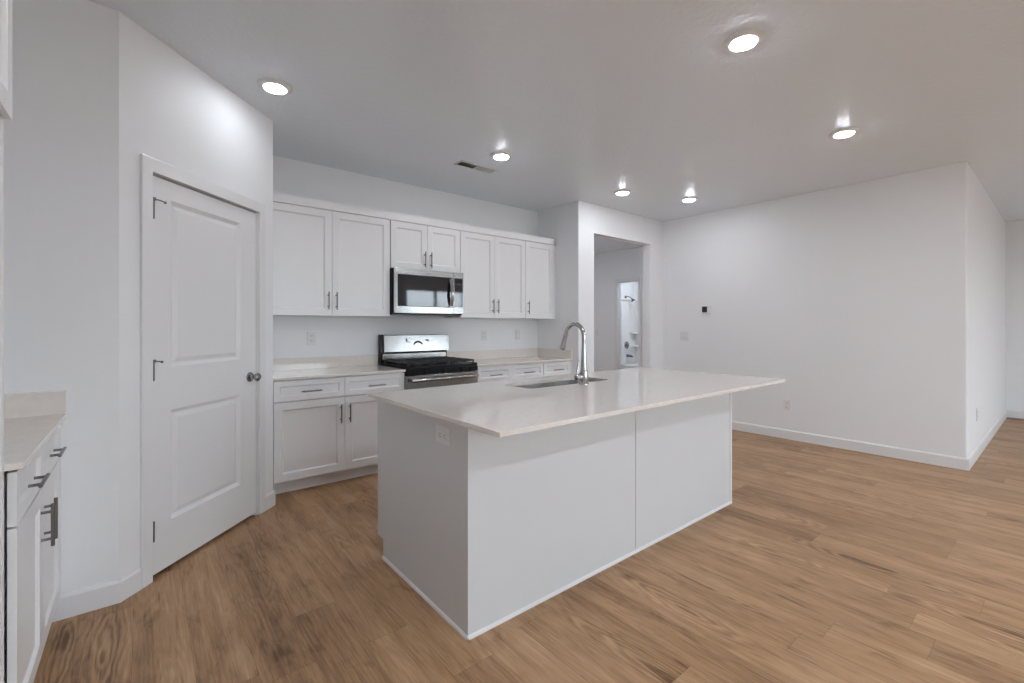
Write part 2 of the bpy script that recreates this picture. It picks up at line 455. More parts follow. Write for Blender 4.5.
for z, stop in ((1.871, 'top'), (1.055, 'mid'), (0.245, None)):
    hg = MB().lathe([(0.0, -0.053), (0.006, -0.051), (0.0068, -0.046), (0.0068, 0.046), (0.006, 0.051), (0.0, 0.053)], (D0 - 0.003, -0.004, z), 12)
    hg.box(D0 - 0.013, D0 + 0.010, -0.0005, 0.0055, z - 0.045, z + 0.045)
    h = hg.done('hinge', 'bronze', slab, smooth=True)
    if stop:
        st = MB(); k = 1.0 if stop == 'top' else 0.55
        zz = z + 0.048
        st.lathe([(0.0, -0.008), (0.012, -0.007), (0.012, 0.007), (0.0, 0.008)], (D0 - 0.003, -0.004, zz), 12)
        st.tube([(D0 - 0.003, -0.006, zz), (D0 + 0.022 * k, -0.020, zz - 0.002), (D0 + 0.044 * k, -0.026, zz - 0.006)], 0.0034, 8)
        st.lathe([(0.0, 0), (0.006, 0.001), (0.007, 0.009), (0.0, 0.012)], (D0 + 0.044 * k, -0.026, zz - 0.006), 10, (0.75, 0.66, 0))
        st.tube([(D0 - 0.004, -0.006, zz), (D0 - 0.022, -0.012, zz)], 0.0034, 8)
        st.done('door_stop', 'bronze', slab, smooth=True)
kb = MB(); KC = (D0 + DW - 0.060, 0.004, 0.943)
kb.lathe([(0.0, 0.0), (0.0325, 0.0), (0.0325, 0.003), (0.029, 0.008), (0.014, 0.011), (0.0105, 0.016), (0.0105, 0.030), (0.014, 0.036), (0.0235, 0.043), (0.0275, 0.052), (0.0265, 0.061), (0.019, 0.068), (0.0, 0.0705)], KC, 28, (0, -1, 0))
M['knob'] = mat('satin_nickel_knob', (0.34, 0.34, 0.345), 0.22, 1.0)
kb.done('knob', 'knob', slab, smooth=True)['label'] = 'round satin nickel knob'
MB().box(D0 + DW - 0.001, D0 + DW + 0.0025, 0.012, 0.032, 0.92, 0.965).done('latch', 'bronze', slab)

# doorway casing of the bathroom
c = MB()
c.box(HX - 0.014, HX, BY1 - 0.005, BY1 + 0.055, 0, BZ + 0.055, 0.002); c.box(HX - 0.014, HX, BY0 - 0.055, BY0 + 0.005, 0, BZ + 0.055, 0.002)
c.box(HX - 0.0138, HX, BY0, BY1, BZ - 0.005, BZ + 0.0548, 0.002)
c.box(HX, HX + T, BY1 - 0.018, BY1, 0, BZ); c.box(HX, HX + T, BY0, BY0 + 0.018, 0, BZ); c.box(HX, HX + T, BY0, BY1, BZ - 0.018, BZ)
struct('trim_1', c, 'trim', 'white casing around the bathroom doorway', 'door casing')

# ------------------------------------------------------------------ windows behind the camera
def window(n, x0, x1, z0, z1, label):
    r = thing('window_%d' % n, label, 'window', ((x0 + x1) / 2, YF, z0), 0, kind='structure')
    hw, hh = (x1 - x0) / 2, z1 - z0
    f = MB(); d0, d1 = -T, 0.0
    f.box(-hw, -hw + 0.06, d0, d1, 0, hh, 0.003); f.box(hw - 0.06, hw, d0, d1, 0, hh, 0.003)
    f.box(-hw, hw, d0 + 0.001, d1 - 0.001, hh - 0.06, hh, 0.003); f.box(-hw, hw, d0 + 0.001, d1 - 0.001, 0, 0.06, 0.003)
    f.box(-0.035, 0.035, d0 + 0.002, d1 - 0.03, 0.05, hh - 0.05, 0.003)
    f.done('frame', 'track', r)
    for s in (-1, 1):
        a, b = (-hw + 0.055, -0.03) if s < 0 else (0.03, hw - 0.055)
        MB().box(a, b, -0.066, -0.060, 0.055, hh - 0.055).done('pane', 'pane', r)
    return r
window(1, *WIN[0], 'tall sliding glass door behind the camera')
window(2, *WIN[1], 'wide unseen window added behind the camera for more daylight')  # added only to let more daylight in from behind

# ------------------------------------------------------------------ cabinets
PULL_L = 0.150
def pull(parent, x, z, horizontal, front, name='handle'):
    """bar pull with two posts standing off a front that faces -Y at y=front"""
    m = MB(); r = 0.0055; so = 0.030; h = PULL_L / 2; q = 0.048 + 0.0
    if horizontal:
        m.lathe([(0, -h), (r*0.8, -h), (r, -h+0.001), (r, h-0.001), (r*0.8, h), (0, h)], (x, front - so, z), 12, (1, 0, 0))
        for s in (-1, 1): m.lathe([(0, 0), (0.0055, 0), (0.0048, 0.004), (0.0048, so), (0, so)], (x + s*q, front, z), 10, (0, -1, 0))
    else:
        m.lathe([(0, -h), (r*0.8, -h), (r, -h+0.001), (r, h-0.001), (r*0.8, h), (0, h)], (x, front - so, z), 12)
        for s in (-1, 1): m.lathe([(0, 0), (0.0055, 0), (0.0048, 0.004), (0.0048, so), (0, so)], (x, front, z + s*q), 10, (0, -1, 0))
    return m.done(name, 'pull', parent, smooth=True)

DT = 0.019
def front(parent, name, x0, x1, z0, z1, rail=0.057):
    w_, h_ = x1 - x0, z1 - z0
    o = MB().slab(w_, h_, DT, [(rail, rail, w_ - rail, h_ - rail)], [(0.0015, 0.0025), (0.010, 0.0100)], x0, z0, -DT)
    # ease the outer edges a little
    return o.done(name, 'cab', parent)

CTZ, CTT = 0.896, 0.020
def base_cabinet(name, label, loc, rz, w, group, depth=0.595, fill_l=0.0, fill_r=0.0, toe_in=0.075, slit=0.014):
    """fronts face local -Y at y=-DT; carcass from y=0 back; fill = plain filler strips inside w"""
    r = thing(name, label, 'cabinet', loc, rz, group)
    b = MB(); zt = CTZ - CTT
    b.box(0, w, slit, depth, 0.108, zt)
    b.done('body', 'cab', r)
    MB().box(0, w, toe_in, depth, 0, 0.108).done('toe_kick', 'cab', r)
    if fill_l: MB().box(0, fill_l - 0.002, -DT, 0, 0.112, zt - 0.008).done('filler', 'cab', r)
    if fill_r: MB().box(w - fill_r + 0.002, w, -DT, 0, 0.112, zt - 0.008).done('filler', 'cab', r)
    n = 2 if (w - fill_l - fill_r) > 0.6 else 1
    a = fill_l + 0.0015; tot = w - fill_l - fill_r - 0.003; g = 0.003
    dw = (tot - g * (n - 1)) / n
    for i in range(n):
        x0 = a + i * (dw + g); x1 = x0 + dw
        d = front(r, 'drawer', x0, x1, 0.712, zt - 0.010, 0.040)
        pull(d, (x0 + x1) / 2, 0.780, True, -DT)
        d = front(r, 'door', x0, x1, 0.113, 0.7055)
        hx = (x1 - 0.034) if (i == 0 and n == 2) else (x0 + 0.034)
        pull(d, hx, 0.575, False, -DT)
    return r

YC = 3.744           # carcass front plane of the back run (fronts at 3.725)
RX0, RX1 = 1.803, 2.564      # range
G_BASE = 'base cabinets along the kitchen walls'
base_cabinet('base_cabinet', 'white two-door base cabinet left of the range, between pantry wall and range', (QX + 0.004, YC, 0), 0, RX0 - 0.004 - QX, G_BASE, YB - YC - 0.003, fill_l=0.026)
base_cabinet('base_cabinet', 'white two-drawer base cabinet directly right of the range', (RX1 + 0.004, YC, 0), 0, 3.483 - RX1 - 0.004, G_BASE, YB - YC, fill_l=0.010)
base_cabinet('base_cabinet', 'narrow white single-drawer base cabinet in the corner at the kitchen end wall', (3.485, YC, 0), 0, 3.94 - 3.485, G_BASE, YB - YC, fill_r=0.020)
LXF = -0.299         # carcass front plane of the left run (fronts at -0.28)
base_cabinet('base_cabinet', 'white base cabinet under the left-hand counter at the left edge of the photo', (LXF + 0.0045, 1.888, 0), PI / 2, PY - 0.004 - 1.888, G_BASE, LXF + 0.0045 - XL - 0.004, fill_r=0.041, slit=0.011)

def countertop(name, label, slabs, splashes):
    r = thing(name, label, 'countertop', (slabs[0][0], slabs[0][2], CTZ - CTT))
    ox, oy, oz = r.location
    m = MB()
    for x0, x1, y0, y1 in slabs: m.box(x0 - ox, x1 - ox, y0 - oy, y1 - oy, 0, CTT, 0.0015)
    m.done('slab', 'quartz', r)
    for x0, x1, y0, y1 in splashes:
        MB().box(x0 - ox, x1 - ox, y0 - oy, y1 - oy, CTT, CTT + 0.102, 0.0015).done('backsplash', 'quartz', r)
    return r
YCF = 3.700
countertop('countertop', 'beige quartz countertop with low backsplash left of the range', [(QX, RX0 - 0.003, YCF, YB)], [(QX, RX0 - 0.003, YB - 0.020, YB)])
countertop('countertop', 'beige quartz countertop with corner backsplash right of the range', [(RX1 + 0.003, 3.94, YCF, YB)],
           [(RX1 + 0.003, 3.94, YB - 0.020, YB), (3.92, 3.94, YCF + 0.01, YB - 0.0205)])
countertop('countertop', 'beige quartz countertop on the left-hand cabinet at the left photo edge', [(XL, -0.257, 1.868, PY)],
           [(XL, -0.257, PY - 0.020, PY), (XL, XL + 0.020, 1.868, PY - 0.0205)])

YU = 4.004           # carcass front of wall cabinets (doors at 3.985)
UB, UT, UD = 1.368, 2.266, 2.338
def wall_cabinet(name, label, x0, x1, z0, doors, group, fill_r=0.0, fill_l=0.0, hz=1.495, loc=None, rz=0, depth=None, z1=UT):
    depth = depth or (YB - YU)
    r = thing(name, label, 'cabinet', loc or (x0, YU, z0), rz, group)
    w, h = x1 - x0, z1 - z0
    MB().box(0, w, 0.003, depth, 0, h).done('body', 'cab', r)
    if fill_r: MB().box(w - fill_r + 0.002, w, -0.004, 0, 0, h).done('filler', 'cab', r)
    if fill_l: MB().box(0, fill_l - 0.002, -DT, 0, 0, h).done('filler', 'cab', r)
    a = fill_l + 0.0015; tot = w - fill_l - fill_r - 0.003; g = 0.003; n = doors
    dw = (tot - g * (n - 1)) / n
    for i in range(n):
        q0 = a + i * (dw + g); q1 = q0 + dw
        d = front(r, 'door', q0, q1, 0.002, h - 0.003)
        hx = (q1 - 0.032) if (i == 0 and n == 2) else (q0 + 0.032)
        pull(d, hx, hz - z0, False, -DT)
    return r
G_UP = 'wall cabinets over the back counter'
wall_cabinet('wall_cabinet', 'tall white two-door wall cabinet beside the pantry wall', QX, 1.782, UB, 2, G_UP, fill_l=0.012)
wall_cabinet('wall_cabinet', 'short white two-door wall cabinet above the microwave', 1.790, 2.552, 1.822, 2, G_UP, hz=1.925)
wall_cabinet('wall_cabinet', 'tall white two-door wall cabinet right of the microwave', 2.556, 3.440, UB, 2, G_UP)
wall_cabinet('wall_cabinet', 'narrow white one-door wall cabinet at the kitchen end wall', 3.443, 3.94, UB, 1, G_UP, fill_r=0.053)
cr = MB()
yc = YU - DT - 0.010
cr.extrude([(yc, UT + 0.001), (yc, UD), (yc + 0.022, UD), (yc + 0.022, UT + 0.001)], 'x', QX, 3.90)
cr.box(3.878, 3.8995, yc + 0.022, YB, UT + 0.001, UD - 0.0005)
tag(cr.done('cabinet_cornice', 'cab'), 'long flat white cornice board running along the tops of the wall cabinets', 'cornice')

# fridge-side tall panel and the cabinet above the fridge space (left edge of the photo)
tp = MB().box(XL, -0.2965, 1.826, 1.864, 0, 1.846)
tag(tp.done('tall_end_panel', 'cab'), 'tall white panel beside the left counter, under the high cabinet at the left edge', 'panel')
oc = wall_cabinet('wall_cabinet', 'high white wall cabinet cut off by the upper left corner of the photo', 0, 0.91, 1.850, 2, G_UP,
                  loc=(LXF, 0.951, 1.850), rz=PI / 2, depth=LXF - XL, hz=1.95)

# ------------------------------------------------------------------ range
def make_range():
    r = thing('gas_range', 'stainless and black freestanding gas range between the base cabinets', 'stove', (RX0 + 0.002, 3.70, 0))
    w = RX1 - RX0 - 0.004; d = YB - 3.70 - 0.012
    MB().box(0, w, 0.03, d, 0.03, 0.895, 0.003).done('body', 'black', r)
    for x in (0.05, w - 0.05):
        for y in (0.08, d - 0.06): MB().lathe([(0.018, 0), (0.018, 0.032), (0.0, 0.032)], (x, y, 0), 10).done('foot', 'black', r)
    ct = MB()
    ct.box(0, w, -0.006, d - 0.055, 0.893, 0.915, 0.004)
    ct.box(0.0, 0.014, -0.006, d - 0.055, 0.9, 0.922, 0.003); ct.box(w - 0.014, w, -0.006, d - 0.055, 0.9, 0.922, 0.003)
    top = ct.done('cooktop', 'black', r)
    for x, y, q in ((0.17, 0.14, 0.045), (0.17, 0.41, 0.037), (w - 0.17, 0.14, 0.045), (w - 0.17, 0.41, 0.032), (w / 2, 0.275, 0.05)):
        MB().lathe([(q * 1.3, 0.914), (q * 1.3, 0.919), (q, 0.921), (q, 0.930), (q * 0.85, 0.933), (0, 0.934)], (x, y, 0), 20).done('burner', 'iron', top, smooth=True)
    # three continuous cast-iron grates
    gw = (w - 0.04) / 3
    for k in range(3):
        x0 = 0.02 + k * gw + 0.003; x1 = 0.02 + (k + 1) * gw - 0.003; y0, y1 = 0.015, d - 0.085
        g = MB(); b = 0.006
        for x in (x0, x1 - 2 * b): g.box(x, x + 2 * b, y0, y1, 0.938, 0.954, 0.002)
        for y in (y0, (y0 + y1) / 2 - b, y1 - 2 * b): g.box(x0, x1, y, y + 2 * b, 0.939, 0.955, 0.002)
        xm = (x0 + x1) / 2
        g.box(xm - b, xm + b, y0, y1, 0.940, 0.956, 0.002)
        for yy in ((y0 * 3 + y1) / 4, (y0 + 3 * y1) / 4): g.box(x0, x1, yy - b, yy + b, 0.940, 0.956, 0.002)
        for x in (x0, x1 - 2 * b):
            for y in (y0, y1 - 2 * b): g.box(x, x + 2 * b, y, y + 2 * b, 0.914, 0.940)
        g.done('grate', 'iron', top)
    # backguard: black sides, sloped steel face
    bg = MB(); y1 = d - 0.002
    bg.box(0, w - 0.012, d - 0.058, y1, 0.90, 1.030, 0.002)
    bgo = bg.done('backguard', 'black', r)
    MB().box(0.018, w - 0.026, d - 0.068, d - 0.056, 0.945, 1.005, 0.003).done('lower_trim', 'steel', bgo)['label'] = 'stainless strip below the control panel'
    yb = d - 0.10
    MB().extrude([(yb, 1.026), (yb + 0.014, 1.186), (yb + 0.022, 1.192), (y1, 1.192), (y1, 1.026)], 'x', 0.022, w - 0.012).done('control_panel', 'steel', bgo)['label'] = 'stainless control panel'
    MB().extrude([(yb + 0.004, 1.022), (yb + 0.018, 1.190), (yb + 0.024, 1.196), (y1, 1.196), (y1, 1.022)], 'x', 0.0, 0.0225).done('end_cap', 'black', bgo)
    # dark curved display and small markings on the sloped face
    def face(x, z, off=0.0015):
        t = (z - 1.026) / 0.160
        return (x, yb + 0.014 * t - off, z)
    arch = MB(); pts = []
    cx, cz = 0.385, 1.072
    for i in range(13):
        a = math.radians(162 - i * 11.5)
        pts.append(face(cx + 0.052 * math.cos(a), cz + 0.048 * math.sin(a)))
    arch.tube(pts, [0.006 + 0.004 * math.sin(PI * i / 12) for i in range(13)], 8)
    arch.done('display', 'screen', bgo)['label'] = 'curved black display'
    for x, z, ww, hh in ((0.255, 1.118, 0.007, 0.040), (0.264, 1.116, 0.030, 0.007), (0.245, 1.135, 0.022, 0.006), (0.468, 1.134, 0.040, 0.008), (0.497, 1.118, 0.009, 0.022), (0.478, 1.126, 0.018, 0.005)):
        p = face(x, z); MB().box(x, x + ww, p[1] - 0.001, p[1] + 0.003, z, z + hh).done('control_mark', 'dgrey', bgo)
    # front: black knob fascia, door, handle, drawer
    fa = MB().extrude([(-0.004, 0.842), (-0.020, 0.846), (-0.014, 0.893), (0.03, 0.893), (0.03, 0.842)], 'x', 0, w).done('knob_panel', 'fascia', r)
    for x in (0.085, 0.185, w / 2, w - 0.185, w - 0.085):
        kn = MB().lathe([(0.0, 0), (0.020, 0), (0.020, 0.006), (0.0165, 0.010), (0.0150, 0.026), (0.0, 0.028)], (x, -0.017, 0.869), 18, (0, -1, 0.12))
        kn.box(x - 0.003, x + 0.003, -0.049, -0.040, 0.855, 0.886)
        kn.done('knob', 'black', fa, smooth=True)
    dr = MB().box(0.0, w, -0.020, 0.03, 0.205, 0.838, 0.004).done('oven_door', 'steel', r)
    MB().box(0.10, w - 0.10, -0.0225, -0.019, 0.34, 0.68, 0.001).done('oven_window', 'glass', dr)
    hd = MB().lathe([(0, 0.028), (0.0155, 0.028), (0.0165, 0.030), (0.0165, w - 0.030), (0.0155, w - 0.028), (0, w - 0.028)], (0, -0.060, 0.798), 16, (1, 0, 0))
    for x in (0.045, w - 0.045): hd.box(x - 0.014, x + 0.014, -0.062, -0.018, 0.786, 0.810, 0.003)
    hd.done('handle', 'steel', dr, smooth=True)
    MB().box(0.0, w, -0.018, 0.03, 0.045, 0.195, 0.004).done('drawer', 'steel', r)
    return r
make_range()

# ------------------------------------------------------------------ microwave
def make_microwave():
    X0, X1, Z0, Z1, YF_ = 1.790, 2.552, 1.400, 1.820, 3.955
    r = thing('microwave', 'stainless over-the-range microwave with a black glass door', 'microwave', (X0, YF_, Z0))
    w, h, d = X1 - X0, Z1 - Z0, YB - YF_
    MB().box(0.0, w, 0.0, d, 0.0, h - 0.002, 0.002).done('body', 'black', r)
    # bottom grille
    bv = MB().box(0.0, w - 0.02, -0.028, d - 0.02, -0.012, 0.002, 0.002); bv.done('bottom_vent', 'black', r)
    dw = 0.632; t = 0.034
    dm = MB().slab(dw, h - 0.004, t, [(0.030, 0.060, 0.628, 0.362)], [(0.003, 0.0015), (0.006, 0.004)], 0.008, 0.003, -t)
    do = dm.done('door', 'steel', r)
    MB().box(0.044, 0.630, -t + 0.0022, -t + 0.0045, 0.069, 0.359, 0.0003).done('window', 'glass', do)['label'] = 'black glass window'
    # vent slots line and faint badge on the top band
    bd = MB()
    for i, q in enumerate((0.010, 0.006, 0.007, 0.006, 0.008, 0.006)):
        bd.box(0.335 + i * 0.0105, 0.335 + i * 0.0105 + 0.0075, -t - 0.0008, -t + 0.001, 0.380, 0.380 + q)
    bd.done('badge', 'dgrey', do)
    # bowed vertical handle
    hp = []; N = 14
    for i in range(N + 1):
        q = i / N; hp.append((0.607, -t - 0.012 - 0.034 * math.sin(PI * q), 0.072 + 0.272 * q))
    hm = MB()
    A = []
    for (x, y, z) in hp:
        A.append([hm.bm.verts.new(p) for p in ((x - 0.017, y + 0.008, z), (x - 0.011, y, z), (x + 0.011, y, z), (x + 0.017, y + 0.008, z))])
    for a, b in zip(A, A[1:]):
        for k in range(4): hm.bm.faces.new((a[k], a[(k + 1) % 4], b[(k + 1) % 4], b[k]))
    hm.bm.faces.new(A[0]); hm.bm.faces.new(A[-1][::-1])
    for z in (0.078, 0.338): hm.box(0.595, 0.619, -t - 0.014, -t + 0.002, z - 0.010, z + 0.010)
    hm.done('handle', 'steel', do, smooth=True)
    # control panel
    cp = MB().box(dw + 0.012, w - 0.002, -t, 0.0, 0.003, h - 0.001, 0.002).done('control_panel', 'steel', r)
    MB().box(dw + 0.018, w - 0.014, -t - 0.0015, -t + 0.001, 0.069, 0.362, 0.0005).done('keypad', 'glass', cp)
    MB().box(dw + 0.034, w - 0.034, -t - 0.0025, -t - 0.001, 0.292, 0.316, 0.0003).done('display', 'slot', cp)
    return r
make_microwave()

# ------------------------------------------------------------------ island
IX0, IX1, IY0, IY1 = 1.032, 3.305, 1.555, 2.470
ZT = CTZ - CTT
isl = thing('kitchen_island', 'white island base with flat panels under the beige countertop', 'kitchen island', ((IX0 + IX1) / 2, (IY0 + IY1) / 2, 0))
ox, oy = isl.location.x, isl.location.y
def ibox(x0, x1, y0, y1, z0, z1, name, m='panel', bev=0.0, lab=None, parent=None):
    o = MB().box(x0 - ox, x1 - ox, y0 - oy, y1 - oy, z0, z1, bev).done(name, m, parent or isl)
    if lab: o['label'] = lab
    return o
m = MB()
SKX0, SKX1, SKY0, SKY1 = 1.835, 2.605, 2.082, 2.365
m.box(IX0 + 0.018 - ox, IX1 - 0.018 - ox, 1.573 - oy, IY1 - 0.02 - oy, 0.105, 0.64)
m.box(IX0 + 0.018 - ox, IX1 - 0.018 - ox, 1.573 - oy, 2.06 - oy, 0.64, ZT)
m.box(IX0 + 0.018 - ox, SKX0 - 0.03 - ox, 2.06 - oy, IY1 - 0.02 - oy, 0.64, ZT)
m.box(SKX1 + 0.03 - ox, IX1 - 0.018 - ox, 2.06 - oy, IY1 - 0.02 - oy, 0.64, ZT)
m.box(SKX0 - 0.03 - ox, SKX1 + 0.03 - ox, 2.41 - oy, IY1 - 0.02 - oy, 0.64, ZT)
m.done('body', 'cab', isl)
ibox(IX0 + 0.018, IX1 - 0.018, 1.58, IY1 - 0.075, 0.0, 0.105, 'toe_kick', 'cab')
# end panels with the toe notch at the kitchen side
for x0 in (IX0, IX1 - 0.018):
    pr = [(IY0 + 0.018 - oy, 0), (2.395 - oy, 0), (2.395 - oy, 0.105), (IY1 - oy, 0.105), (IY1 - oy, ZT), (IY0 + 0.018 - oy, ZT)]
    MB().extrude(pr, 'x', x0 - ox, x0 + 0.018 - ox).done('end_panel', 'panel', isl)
SEAM = 2.166
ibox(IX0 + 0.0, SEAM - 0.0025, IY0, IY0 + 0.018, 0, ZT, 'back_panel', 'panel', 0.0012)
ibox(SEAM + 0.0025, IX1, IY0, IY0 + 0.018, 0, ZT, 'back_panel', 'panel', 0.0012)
ibox(SEAM - 0.01, SEAM + 0.01, IY0 + 0.012, IY0 + 0.02, 0, ZT, 'seam_strip', 'cab')
# shoe moulding
sh = MB()
prof = lambda s: [(0, 0), (s * 0.008, 0), (s * 0.008, 0.010), (s * 0.005, 0.014), (0, 0.016)]
sh.extrude([(IX0 - ox + u, v) for u, v in prof(-1)], 'y', IY0 - 0.008 - oy, 2.395 - oy)
sh.extrude([(IY0 - oy + u, v) for u, v in prof(-1)], 'x', IX0 - 0.0075 - ox, IX1 + 0.004 - ox)
sh.done('shoe_moulding', 'trim', isl)
ibox(IX1 - 0.016, IX1 + 0.004, IY0 - 0.006, IY0 + 0.012, 0.0, ZT, 'corner_trim', 'trim', 0.001)
# kitchen-side doors and drawer fronts
nd_ = 4; dwid = (IX1 - IX0 - 0.05) / nd_
for k in range(nd_):
    xa = IX0 + 0.025 + k * dwid + 0.002; xb = xa + dwid - 0.004
    for nm, za, zb, rl in (('drawer', 0.710, ZT - 0.010, 0.040), ('door', 0.113, 0.706, 0.057)):
        w_, h_ = xb - xa, zb - za
        o = MB().slab(w_, h_, DT, [(rl, rl, w_ - rl, h_ - rl)], [(0.0015, 0.0025), (0.010, 0.0100)], -w_ / 2, za, -DT).done(nm, 'cab', isl)
        o.location = ((xa + xb) / 2 - ox, IY1 - 0.02 - oy, 0); o.rotation_euler = (0, 0, PI)
        if nm == 'drawer': pull(o, 0, 0.780, True, -DT)
        else: pull(o, (w_ / 2 - 0.034) * (1 if k % 2 == 0 else -1), 0.575, False, -DT)

# island countertop with a sink cut-out
CX0, CX1, CY0, CY1 = 1.002, 3.604, 1.303, 2.532
top = MB()
bm = top.bm
def rrect(x0, x1, y0, y1, r, n=6):
    P = []
    for cx, cy, a0 in ((x1 - r, y1 - r, 0), (x0 + r, y1 - r, 90), (x0 + r, y0 + r, 180), (x1 - r, y0 + r, 270)):
        for i in range(n + 1):
            a = math.radians(a0 + 90 * i / n); P.append((cx + r * math.cos(a), cy + r * math.sin(a)))
    return P
hole = rrect(SKX0, SKX1, SKY0, SKY1, 0.045)
nh = len(hole); q = nh // 4
e_ = 0.0015
def ring(pts, z): return [bm.verts.new((x, y, z)) for x, y in pts]
corners = [(CX1, CY1), (CX0, CY1), (CX0, CY0), (CX1, CY0)]
inner = [(CX1 - e_, CY1 - e_), (CX0 + e_, CY1 - e_), (CX0 + e_, CY0 + e_), (CX1 - e_, CY0 + e_)]
for z, face_up in ((CTZ, True), (ZT, False)):
    o4 = ring(inner, z); hr = ring(hole, z)
    for k in range(4):
        seg = hr[k * q:(k + 1) * q]
        nxt = hr[((k + 1) * q) % nh]
        bm.faces.new([o4[k]] + [o4[(k + 1) % 4]] + [nxt] + seg[::-1]) if face_up else bm.faces.new(([o4[k]] + [o4[(k + 1) % 4]] + [nxt] + seg[::-1])[::-1])
    if face_up: tO, tH = o4, hr
    else: bO, bH = o4, hr
m1 = ring(corners, CTZ - e_); m2 = ring(corners, ZT + e_)
for k in range(4):
    l = (k + 1) % 4
    bm.faces.new((tO[k], m1[k], m1[l], tO[l])); bm.faces.new((m1[k], m2[k], m2[l], m1[l])); bm.faces.new((m2[k], bO[k], bO[l], m2[l]))
for k in range(nh):
    l = (k + 1) % nh
    bm.faces.new((tH[k], tH[l], bH[l], bH[k]))
tag(top.done('countertop', 'quartz'), 'large beige quartz countertop on the island holding the sink and faucet', 'countertop')

# sink
sk = MB(); bm = sk.bm
lev = [(0.010, ZT - 0.0005, 0.055), (-0.004, ZT - 0.0005, 0.045), (-0.006, ZT - 0.05, 0.045), (-0.014, ZT - 0.190, 0.05), (-0.035, ZT - 0.213, 0.06)]
rings = []
for off, z, rr_ in lev:
    rings.append([bm.verts.new((x, y, z)) for x, y in rrect(SKX0 - off, SKX1 + off, SKY0 - off, SKY1 + off, max(0.02, rr_))])
for A, B in zip(rings, rings[1:]):
    for k in range(nh): bm.faces.new((A[k], A[(k + 1) % nh], B[(k + 1) % nh], B[k]))
bm.faces.new(rings[-1])
sink = thing('kitchen_sink', 'undermount stainless steel sink set into the island countertop', 'sink', ((SKX0 + SKX1) / 2, (SKY0 + SKY1) / 2, ZT - 0.213))
sb = sk.done('basin', 'sink', sink, smooth=True); sb.location = -sink.location
dr = MB().lathe([(0.0, 0.0005), (0.030, 0.0005), (0.043, 0.003), (0.045, 0.0005), (0.045, -0.0005), (0, -0.0005)], (0.0, 0.0, 0.001), 24).done('drain', 'chrome', sink, smooth=True)

# faucet
FX, FY = 2.262, 2.030
fa = thing('kitchen_faucet', 'chrome gooseneck pull-down faucet standing on the island beside the sink', 'faucet', (FX, FY, CTZ))
fb = MB().lathe([(0.0, 0), (0.033, 0), (0.033, 0.006), (0.0295, 0.012), (0.0285, 0.078), (0.0245, 0.094), (0.0, 0.095)], (0, 0, 0), 28)
fb.lathe([(0.0, 0.0), (0.022, 0.0), (0.023, 0.003), (0.023, 0.058), (0.019, 0.066), (0.0, 0.067)], (-0.008, 0.0, 0.052), 20, (-1, 0, 0))
fb.done('body', 'chrome', fa, smooth=True)
pts = []; rad = []
for i in range(9):
    z = 0.085 + i * (0.315 - 0.085) / 8; pts.append((0, 0, z)); rad.append(0.0225 - 0.0085 * min(1, i / 6))
RA = 0.082
for i in range(1, 17):
    a = PI - i * (PI * 0.93) / 16
    pts.append((0, RA + RA * math.cos(a), 0.315 + RA * math.sin(a))); rad.append(0.0140)
MB().tube(pts, rad, 18).done('neck', 'chrome', fa, smooth=True)
p1 = Vector(pts[-1]); dirv = (p1 - Vector(pts[-2])).normalized()
MB().lathe([(0.0, -0.002), (0.0150, -0.002), (0.0160, 0.004), (0.0170, 0.055), (0.0195, 0.100), (0.0195, 0.112), (0.0165, 0.116), (0.0, 0.116)], p1, 20, dirv).done('spray_head', 'chrome', fa, smooth=True)
MB().tube([(-0.062, 0, 0.060), (-0.066, 0.0, 0.080), (-0.058, 0.002, 0.120), (-0.046, 0.004, 0.165)], [0.010, 0.0085, 0.0070, 0.0060], 12).done('lever', 'chrome', fa, smooth=True)

# ------------------------------------------------------------------ outlets, switches, thermostat
def outlet(label, loc, rz, horizontal=False, name='wall_outlet', kind='duplex', group=None):
    r = thing(name, label, 'outlet' if kind == 'duplex' else 'light switch', loc, rz, group)
    W_, H_ = (0.120, 0.075) if horizontal else (0.075, 0.120)
    if kind == 'double_rocker': W_, H_ = 0.120, 0.120
    MB().box(-W_/2, W_/2, -0.0065, 0, -H_/2, H_/2, 0.002).done('plate', 'plate', r)
    if kind == 'duplex':
        for s in (-1, 1):
            cx, cz = (s * 0.021, 0) if horizontal else (0, s * 0.021)
            f = MB().box(cx - 0.0155, cx + 0.0155, -0.0085, -0.006, cz - 0.0145, cz + 0.0145, 0.001).done('receptacle', 'plate', r)
            sl = MB()
            for (a, b, c_, d_) in ((-0.0075, 0.0012, 0.003, 0.0045), (0.0065, 0.0012, 0.003, 0.0038)):
                if horizontal: sl.box(cx + c_ - d_, cx + c_ + d_, -0.0089, -0.0083, cz + a - b, cz + a + b)
                else: sl.box(cx + a - b, cx + a + b, -0.0089, -0.0083, cz + c_ - d_, cz + c_ + d_)
            sl.lathe([(0, 0), (0.0024, 0), (0.0024, 0.0006), (0, 0.0006)], (cx, -0.0083, cz - 0.008) if not horizontal else (cx - 0.008, -0.0083, cz), 8, (0, -1, 0))
            sl.done('slots', 'slot', f)
    elif kind == 'double_rocker':
        for cx in (-0.023, 0.023):
            MB().extrude([(-0.006, -0.033), (-0.0125, -0.030), (-0.0085, 0.0), (-0.0075, 0.033), (-0.006, 0.033)], 'x', cx - 0.0165, cx + 0.0165).done('rocker', 'plate', r)
    else:
        MB().extrude([(-0.006, -0.033), (-0.0125, -0.030), (-0.0085, 0.0), (-0.0075, 0.033), (-0.006, 0.033)], 'x', -0.0165, 0.0165).done('rocker', 'plate', r)
    return r
G_O = 'electrical outlets'
outlet('white duplex outlet on the left end of the island', (IX0, 1.746, 0.798), -PI / 2, True, group=G_O)
outlet('white outlet above the counter left of the range', (1.184, YB, 1.170), 0, group=G_O)
